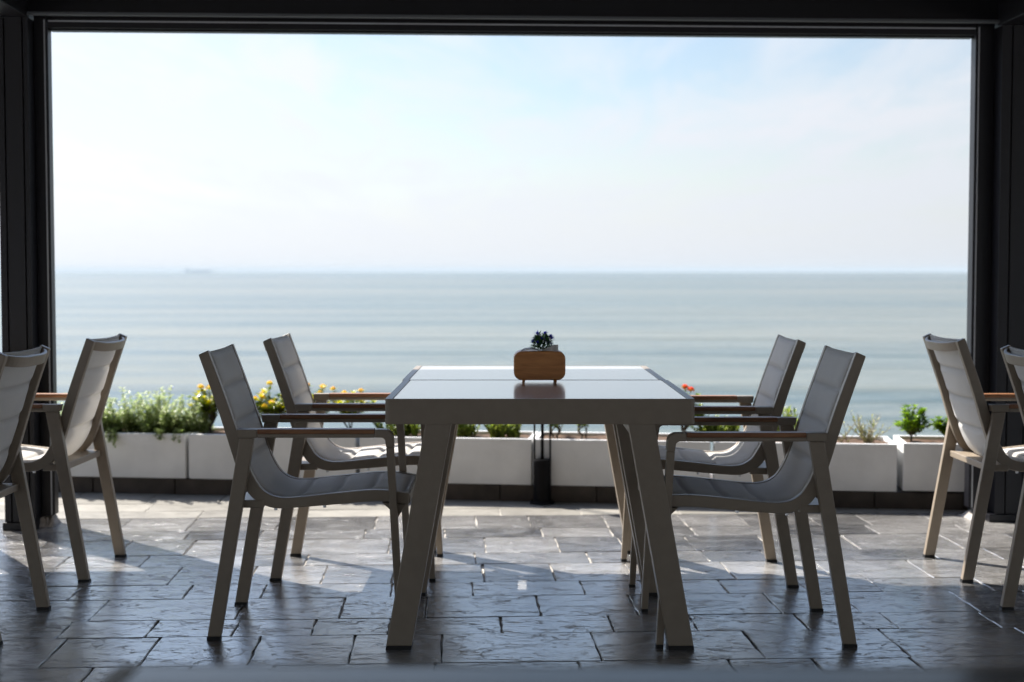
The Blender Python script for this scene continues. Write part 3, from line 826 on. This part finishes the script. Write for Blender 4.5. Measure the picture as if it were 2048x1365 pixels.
# side beams over the posts, running back over the camera
m = MB(); m.box((-0.30, -17, 2.2155), (-0.092, -0.2415, 2.46)); sb = m.build("side_beam", MT['dark'], pg, bevel=0.003)
m = MB(); m.box((4.15, -17, 2.2155), (4.33, -0.2415, 2.46)); m.build("side_beam", MT['dark'], pg, bevel=0.003)
m = MB(); m.box((-4.6, -17, 2.465), (8.8, -0.2415, 2.52)); m.build("roof_panel", MT['roof'], pg)
# closed dark screen in the bay right of the right post
m = MB(); m.box((4.325, -0.15, 0.06), (8.7, -0.13, 2.234)); m.build("side_screen", MT['dark'], pg)
m = MB(); m.box((4.325, -0.2, 0), (8.7, -0.09, 0.059)); m.build("screen_sill", MT['dark'], pg)


# ------------------------------------------------------------------ tables
TW, TD, TH, AP = 0.92, 0.738, 0.748, 0.076
def make_table():
    r = empty("dining_table")
    hw, hd = TW/2, TD/2
    # apron ring with rounded vertical corners
    def rr(hx, hy, rad, k=6):
        P = []
        for cx_, cy_, a0 in ((hx-rad, hy-rad, 0), (-hx+rad, hy-rad, 90), (-hx+rad, -hy+rad, 180), (hx-rad, -hy+rad, 270)):
            for j in range(k+1):
                a = R(a0 + 90*j/k); P.append((cx_ + rad*math.cos(a), cy_ + rad*math.sin(a)))
        return P
    O = rr(hw, hd, 0.014); I = rr(hw-0.022, hd-0.006, 0.004); n = len(O)
    m = MB()
    vs = [(x, y, TH-AP) for x, y in O] + [(x, y, TH) for x, y in O] + [(x, y, TH) for x, y in I] + [(x, y, TH-AP) for x, y in I]
    fs = []
    for i in range(n):
        j = (i+1) % n
        for lv in range(4):
            l2 = (lv+1) % 4
            fs.append((lv*n+i, lv*n+j, l2*n+j, l2*n+i))
    m.add(vs, fs)
    m.build("apron", MT['taupe'], r, bevel=0.0015)
    m = MB(); m.box((-hw+0.0245, -hd+0.0075, TH-0.012), (hw-0.0245, hd-0.0075, TH-0.0005)); m.build("top_panel", MT['panel'], r, bevel=0.0008)
    for sx in (-1, 1):
        for sy in (-1, 1):
            m = MB()
            xt0, xt1 = 0.258, 0.336; xb0, xb1 = 0.382, 0.458      # splay outwards in x only
            yy0, yy1 = hd - 0.008, hd - 0.058
            B = [(sx*xb0, sy*yy1, 0.012), (sx*xb1, sy*yy1, 0.012), (sx*xb1, sy*(yy0+0.03), 0.012), (sx*xb0, sy*(yy0+0.03), 0.012)]
            T = [(sx*xt0, sy*yy1, TH-AP+0.03), (sx*xt1, sy*yy1, TH-AP+0.03), (sx*xt1, sy*yy0, TH-AP+0.03), (sx*xt0, sy*yy0, TH-AP+0.03)]
            m.hexa(B, T)
            lg = m.build("leg", MT['taupe'], r, bevel=0.003)
            c = MB(); c.hexa([(x+ (0.0012*sx), y, 0) for x, y, z in B], [(x, y, 0.0115) for x, y, z in B]); c.build("foot_cap", MT['cap'], lg)
        m = MB(); x_ = 0.298; m.box((sx*x_-0.013, -hd+0.06, TH-AP-0.055), (sx*x_+0.013, hd-0.06, TH-AP-0.005)); m.build("side_rail", MT['taupe'], r, bevel=0.002)
    m = MB(); m.box((-0.26, -0.02, TH-AP-0.03), (0.26, 0.02, TH-AP-0.004)); m.build("cross_rail", MT['taupe'], r, bevel=0.002)
    return r
TG = "taupe dining tables"
t0 = make_table()
YF = 4.203 + TD/2
spots_t = [(0.083, YF, "nearer of the two central taupe tables pushed together, under the napkin box"),
  (0.077, YF + TD + 0.004, "taupe dining table in the centre, farther of the pair, far edge sunlit"),
  (0.075, 1.345 - TD/2, "blurred grey tabletop cut off at the bottom edge of the picture, closest to the camera"),
  (-2.53, YF + TD + 0.004, "taupe dining table at the far left edge, only one leg showing by the left post"),
]
for i, (x, y, lb) in enumerate(spots_t):
    o = t0 if i == 0 else copy_tree(t0)
    o.location = (x, y, 0); tag(o, lb, "table", TG)
    if i == 2: o.rotation_euler = (0, 0, R(-0.8))

# ------------------------------------------------------------------ napkin box with flowers
nb = empty("napkin_box", (0.0935, 4.862, TH), R(0.5))
tag(nb, "rounded wooden napkin box on short feet standing on the dining table", "napkin box")
def rrect(hx, hz, rad, k=8):
    P = []
    for cx_, cz_, a0 in ((hx-rad, hz-rad, 0), (-hx+rad, hz-rad, 90), (-hx+rad, -hz+rad, 180), (hx-rad, -hz+rad, 270)):
        for j in range(k+1):
            a = R(a0 + 90*j/k); P.append((cx_ + rad*math.cos(a), cz_ + rad*math.sin(a)))
    return P
m = MB(); m.prism([(x, z + 0.0578) for x, z in rrect(0.0875, 0.0487, 0.026)], -0.05, 0.05); m.build("box_body", MT['oakbox'], nb, bevel=0.0035, seg=3)
for sx in (-1, 1):
    for sy in (-1, 1):
        m = MB(); m.lathe([(0.0042, 0), (0.0052, 0.006), (0.006, 0.0093)], 12, (sx*0.054, sy*0.035, 0)); m.build("foot", MT['oakbox'], nb, smooth=False)
def sheet(name, P0, W, D, bend, parent):
    m = MB(); nx, ny = 10, 6
    for a in range(nx+1):
        for b in range(ny+1):
            u_, v_ = a/nx, b/ny
            m.v.append(bend(u_, v_))
    for a in range(nx):
        for b in range(ny):
            i0 = a*(ny+1)+b; m.f.append((i0, i0+ny+1, i0+ny+2, i0+1)); m.m.append(0)
    o = m.build(name, MT['tissue'], parent, smooth=True)
    md = o.modifiers.new("Solidify", 'SOLIDIFY'); md.thickness = 0.0015
    return o
ti = tag(sheet("tissue", None, 0, 0, lambda u_, v_: (-0.064 + 0.066*u_, -0.035 + 0.05*v_, 0.1075 + 0.009*math.sin(PI*u_)**0.6*(0.6+0.4*v_)), None), "crumpled white tissue lying on the left of the napkin box top", "tissue", "tissues on the napkin box")
ti.location = (0.0935, 4.862, TH)
ti = tag(sheet("tissue", None, 0, 0, lambda u_, v_: (0.008 + 0.056*u_, -0.034 + 0.014*v_ + 0.006*math.sin(7*u_), 0.1078 + v_*(0.003 + 0.017*min(1, u_*1.4)**1.3)), None), "white tissue standing up at the right of the napkin box top", "tissue", "tissues on the napkin box")
ti.location = (0.0935, 4.862, TH)
fp = empty("flower_posy", (0.1035, 4.875, TH + 0.1085)); tag(fp, "small posy of deep blue artificial flowers on the wooden napkin box", "flowers")
rnd = random.Random(77); lf, fl, st, fl2 = MB(), MB(), MB(), MB()
heads = [(-0.032, 0.022), (-0.016, 0.022), (0.012, 0.030), (0.031, 0.036), (-0.013, 0.038), (0.010, 0.052), (-0.017, 0.052), (0.029, 0.042), (0.0, 0.035), (0.02, 0.02)]
for i, (hx, hz) in enumerate(heads):
    hy = rnd.uniform(-0.02, 0.012); c = Vector((hx, hy, hz))
    st.tube([(hx*0.2, 0.0, 0), (hx*0.7, hy*0.6, hz*0.5), c], [0.0013, 0.0011, 0.0009], 5)
    tgt = MB()
    for q in range(13):
        a = q*2*PI/13*2.4; el = 0.15 + 1.2*(q/13)
        d = Vector((math.cos(a)*math.cos(el), math.sin(a)*math.cos(el), math.sin(el)))
        tgt.leaf(c, d, (0, 0, 1), rnd.uniform(0.013, 0.018), 0.0075, 0, 0.2, 0.05)
    tgt.build("flower", MT['fl_lilac' if i in (2, 4) else 'fl_blue'], fp)
for i in range(300):
    b = Vector((rnd.uniform(-.034, .034), rnd.uniform(-.022, .022), rnd.uniform(0.0, 0.050)))
    b.x *= 1 - b.z*9
    d = Vector((b.x*30 + rnd.uniform(-.7, .7), rnd.uniform(-1, .7), rnd.uniform(-.1, .8)))
    lf.leaf(b, d, (0, 0, 1), rnd.uniform(0.014, 0.022), rnd.uniform(0.007, 0.010), 0, 0.2, 0.15)
st.build("stem", MT['stem'], fp); lf.build("foliage", MT['leaf_dark'], fp)

# ------------------------------------------------------------------ chairs
OUT = [(-.045,.872),(.012,.705),(.068,.524),(.098,.455),(.131,.421),(.181,.401),(.245,.402),(.359,.411),(.465,.420),(.534,.420),(.592,.410)]
INN = [(-.016,.885),(.044,.718),(.102,.540),(.131,.478),(.156,.450),(.192,.435),(.245,.434),(.359,.446),(.465,.456),(.534,.455),(.596,.445)]
def make_chair():
    r = empty("armchair")
    PR = catmull([o + i for o, i in zip(OUT, INN)], 7)
    O = [(a, b) for a, b, c, d in PR]; I = [(c, d) for a, b, c, d in PR]
    for s in (-1, 1):
        m = MB(); m.strip(O, I, s*0.186, s*0.211); m.build("side_frame", MT['taupe'], r, bevel=0.003, smooth=False)
        # rear leg, straight taper and lean
        m = MB(); ya, yb = s*0.2125, s*0.2385
        m.hexa([(-.021, ya, .010), (.020, ya, .010), (.020, yb, .010), (-.021, yb, .010)], [(.082, ya, .6195), (.127, ya, .6195), (.127, yb, .6195), (.082, yb, .6195)])
        lg = m.build("leg", MT['taupe'], r, bevel=0.003)
        c = MB(); c.box((-.0225, min(ya, yb), 0), (.0185, max(ya, yb), .0095)); c.build("foot_cap", MT['cap'], lg)
        # front leg
        m = MB()
        m.hexa([(.5585, ya, .010), (.5805, ya, .010), (.5805, yb, .010), (.5585, yb, .010)], [(.5275, ya, .590), (.551, ya, .590), (.551, yb, .590), (.5275, yb, .590)])
        lg = m.build("leg", MT['taupe'], r, bevel=0.002)
        c = MB(); c.box((.559, min(ya, yb), 0), (.581, max(ya, yb), .0095)); c.build("foot_cap", MT['cap'], lg)
        # armrest: flat bar with a rounded drop into the front leg
        yi, yo = s*0.200, s*0.2405
        AO = [(.072, .6205), (.080, .6465)]
        top = [(.076, .646), (.30, .6455), (.500, .6455)] + [(.522 + .028*math.sin(R(a)), .6175 + .028*math.cos(R(a))) for a in range(0, 91, 15)] + [(.5512, .5905)]
        bot = [(.078, .6205), (.30, .6205), (.500, .6205)] + [(.513 + .012*math.sin(R(a)), .6085 + .012*math.cos(R(a))) for a in range(0, 91, 15)] + [(.5277, .5905)]
        # split: leave a bed for the timber between x=.137 and .493
        def yz(x): return x
        m = MB()
        m.strip([(.137, .6205), (.493, .6205)], [(.137, .6325), (.493, .6325)], yi, yo)
        m.strip([(.078, .6205), (.1365, .6205)], [(.074, .646), (.1365, .646)], yi, yo)
        i0 = [(.4935, .6205)] + bot[3:]; i1 = [(.4935, .6455)] + top[3:]
        m.strip(i0, i1, yi, yo)
        ar = m.build("armrest", MT['taupe'], r, bevel=0.0025)
        w_ = MB(); w_.box((.1372, min(yi, yo) - 0.0004, .6328), (.4928, max(yi, yo) + 0.0004, .6468)); w_.build("timber_inlay", MT['teak'], ar, bevel=0.002)
    # curved top rail bowing backwards
    m = MB(); n = 20; dirb = Vector((-.054, 0, .0)); vs = []
    ax = Vector((-.315, 0, .949))                       # up along the back
    bk = Vector((-.949, 0, -.315))                      # backwards
    base = Vector((-.030, 0, .874))
    for i in range(n+1):
        u_ = -1 + 2*i/n; y = u_*0.186
        bow = 0.036*(1 - abs(u_)**3.2)
        for dd in (0.006, 0.018):
            for hh in (-0.034, 0.0):
                p = base + bk*(bow + dd - 0.012) + ax*hh; vs.append((p.x, y, p.z))
    fs = []
    for i in range(n):
        a, b = i*4, (i+1)*4
        fs += [(a, b, b+1, a+1), (a+2, a+3, b+3, b+2), (a+1, b+1, b+3, a+3), (a, a+2, b+2, b)]
    fs += [(0, 1, 3, 2), (n*4, n*4+2, n*4+3, n*4+1)]
    m.add(vs, fs); m.build("top_rail", MT['taupe'], r, bevel=0.002)
    # sling: padded, quilted, slightly hollow, closed body
    NS, NY = 170, 14
    PF = catmull(INN, 12); 
    seg = [0]
    for a, b in zip(PF, PF[1:]): seg.append(seg[-1] + math.dist(a, b))
    Ltot = seg[-1]
    def at(s_):
        s_ = min(max(s_, 0), Ltot - 1e-6)
        for i in range(len(seg)-1):
            if seg[i+1] >= s_: break
        t = (s_-seg[i])/(seg[i+1]-seg[i]); a, b = PF[i], PF[i+1]
        tx, tz = b[0]-a[0], b[1]-a[1]; l = math.hypot(tx, tz)
        return a[0]+(b[0]-a[0])*t, a[1]+(b[1]-a[1])*t, tz/l*-1, tx/l     # point, normal (towards the sitter)
    seams = [0.008, 0.122, 0.236, 0.35]
    seat_seams = [Ltot - q for q in (0.02, 0.125, 0.235, 0.345)]
    allseam = seams + seat_seams
    vs, fs, uv, stitch = [], [], [], []
    for side in (1, -1):
        for i in range(NS+1):
            s_ = 0.004 + (Ltot-0.008)*i/NS
            x, z, nx_, nz_ = at(s_)
            dmin = min(abs(s_-q) for q in allseam)
            pad = 0.014*(1 - math.exp(-(dmin/0.011)**2))
            for j in range(NY+1):
                v_ = -1 + 2*j/NY
                e = 1 - abs(v_)**6
                e2 = 1 - v_*v_
                off = -0.006 - 0.012*e2 + side*(0.003 + pad*e*(0.9 + 0.2*noise.noise(Vector((s_*14, v_*2, side)))))
                vs.append((x + nx_*off, v_*0.187, z + nz_*off)); uv.append((s_, v_*0.187)); stitch.append(math.exp(-(dmin/0.006)**2))
    W_ = NY+1; H_ = (NS+1)*W_
    for side in (0, 1):
        for i in range(NS):
            for j in range(NY):
                a = side*H_ + i*W_ + j
                q = (a, a+W_, a+W_+1, a+1); fs.append(q if side == 0 else tuple(reversed(q)))
    for i in range(NS):
        a = i*W_; fs.append((a, H_+a, H_+a+W_, a+W_)); a += NY; fs.append((a, a+W_, H_+a+W_, H_+a))
    for j in range(NY):
        fs.append((j, j+1, H_+j+1, H_+j)); a = NS*W_+j; fs.append((a, H_+a, H_+a+1, a+1))
    me = bpy.data.meshes.new("sling"); me.from_pydata(vs, [], fs); me.update(); me.materials.append(MT['fabric'])
    sa = me.attributes.new("stitch", 'FLOAT', 'POINT'); sa.data.foreach_set("value", stitch)
    ul = me.uv_layers.new(name="UVMap")
    for l in me.loops: ul.data[l.index].uv = uv[l.vertex_index]
    me.polygons.foreach_set("use_smooth", [True]*len(me.polygons))
    ob = bpy.data.objects.new("sling", me); COL.objects.link(ob); ob.parent = r
    # rear stretcher between the rear legs, front bar with sloping gusset
    m = MB(); m.box((.068, -.212, .402), (.150, .212, .426)); m.build("rear_stretcher", MT['taupe'], r, bevel=0.003)
    m = MB(); m.prism([(.512, .4185), (.584, .411), (.561, .371), (.545, .388)], -.212, .212); m.build("front_bar", MT['taupe'], r, bevel=0.002)
    m = MB(); m.box((.582, -.186, .412), (.597, .186, .440)); m.build("seat_front_tube", MT['taupe'], r, bevel=0.003)
    for x in (.185, .335):
        for s in (-1, 1):
            m = MB(); m.lathe([(.005, -.009), (.005, .004)], 10, (x, s*.198, .402 if x < .3 else .410)); m.build("bolt", MT['bolt'], r)
    return r
CG = "taupe armchairs around the tables"
ch0 = make_chair()
chairs = [(-0.912, 4.535, 0.4, "near left armchair facing the central table, whole side in view, left of the nearer table"),
 (-0.857, 5.363, -0.6, "armchair left of the farther central table, sunlit seat, behind the near left chair"),
 (1.010, 4.445, 180.4, "near right armchair facing the central table, nearest to the camera on the right side"),
 (1.002, 5.250, 179.2, "armchair right of the farther central table, sun stripe on its seat"),
 (-1.562, 4.465, 180.0, "armchair cut off by the left edge, its back before the left post"),
 (-1.550, 5.340, 179.0, "armchair seen from behind at left, between the left post and the central left chairs"),
 (1.648, 5.335, 0.7, "armchair seen from behind at right, sun patches on its back, before the round green bushes"),
 (1.650, 4.465, 0.0, "armchair cut off by the right edge, seen from behind, beside the dark right post")]
for i, (x, y, a, lb) in enumerate(chairs):
    o = ch0 if i == 0 else copy_tree(ch0)
    o.location = (x, y, 0); o.rotation_euler = (0, 0, R(a)); tag(o, lb, "chair", CG)

# ------------------------------------------------------------------ ship on the horizon
sh = empty("cargo_ship", (-2640, 12000, -6.5)); sh.scale = (1.33, 1.33, 0.95)
tag(sh, "faint grey cargo ship far off on the horizon, left of centre", "ship")
m = MB(); m.prism([(-92, 12), (-84, 0), (84, 0), (96, 16), (60, 13), (-60, 12)], -14, 14); m.build("hull", MT['ship'], sh)
m = MB(); m.box((-80, -12, 12.1), (-58, 12, 30)); m.box((-74, -10, 30), (-62, 10, 34)); m.build("bridge_house", MT['shipw'], sh)
m = MB(); m.box((-70, -2, 34.1), (-67, 2, 42)); m.build("funnel", MT['ship'], sh)
m = MB()
for k_ in range(5): m.box((-45 + k_*24, -11, 13.1), (-26 + k_*24, 11, 19 + (k_ % 2)*3))
m.build("cargo_stack", MT['ship'], sh)

# ------------------------------------------------------------------ haze over the sea
m = MB(); m.box((-40000, -200, -9), (40000, 40000, 52))
hz_o = tag(m.build("haze", []), None, None, kind="stuff")
hm = bpy.data.materials.new("sea haze"); hm.use_nodes = True
ht = hm.node_tree; ht.nodes.remove(ht.nodes["Principled BSDF"])
pv = N(ht, "ShaderNodeVolumePrincipled"); pv.inputs['Color'].default_value = (0.62, 0.72, 0.78, 1)
pv.inputs['Density'].default_value = 0.000055; pv.inputs['Anisotropy'].default_value = 0.0
ht.links.new(pv.outputs[0], ht.nodes["Material Output"].inputs['Volume'])
hz_o.data.materials.append(hm)
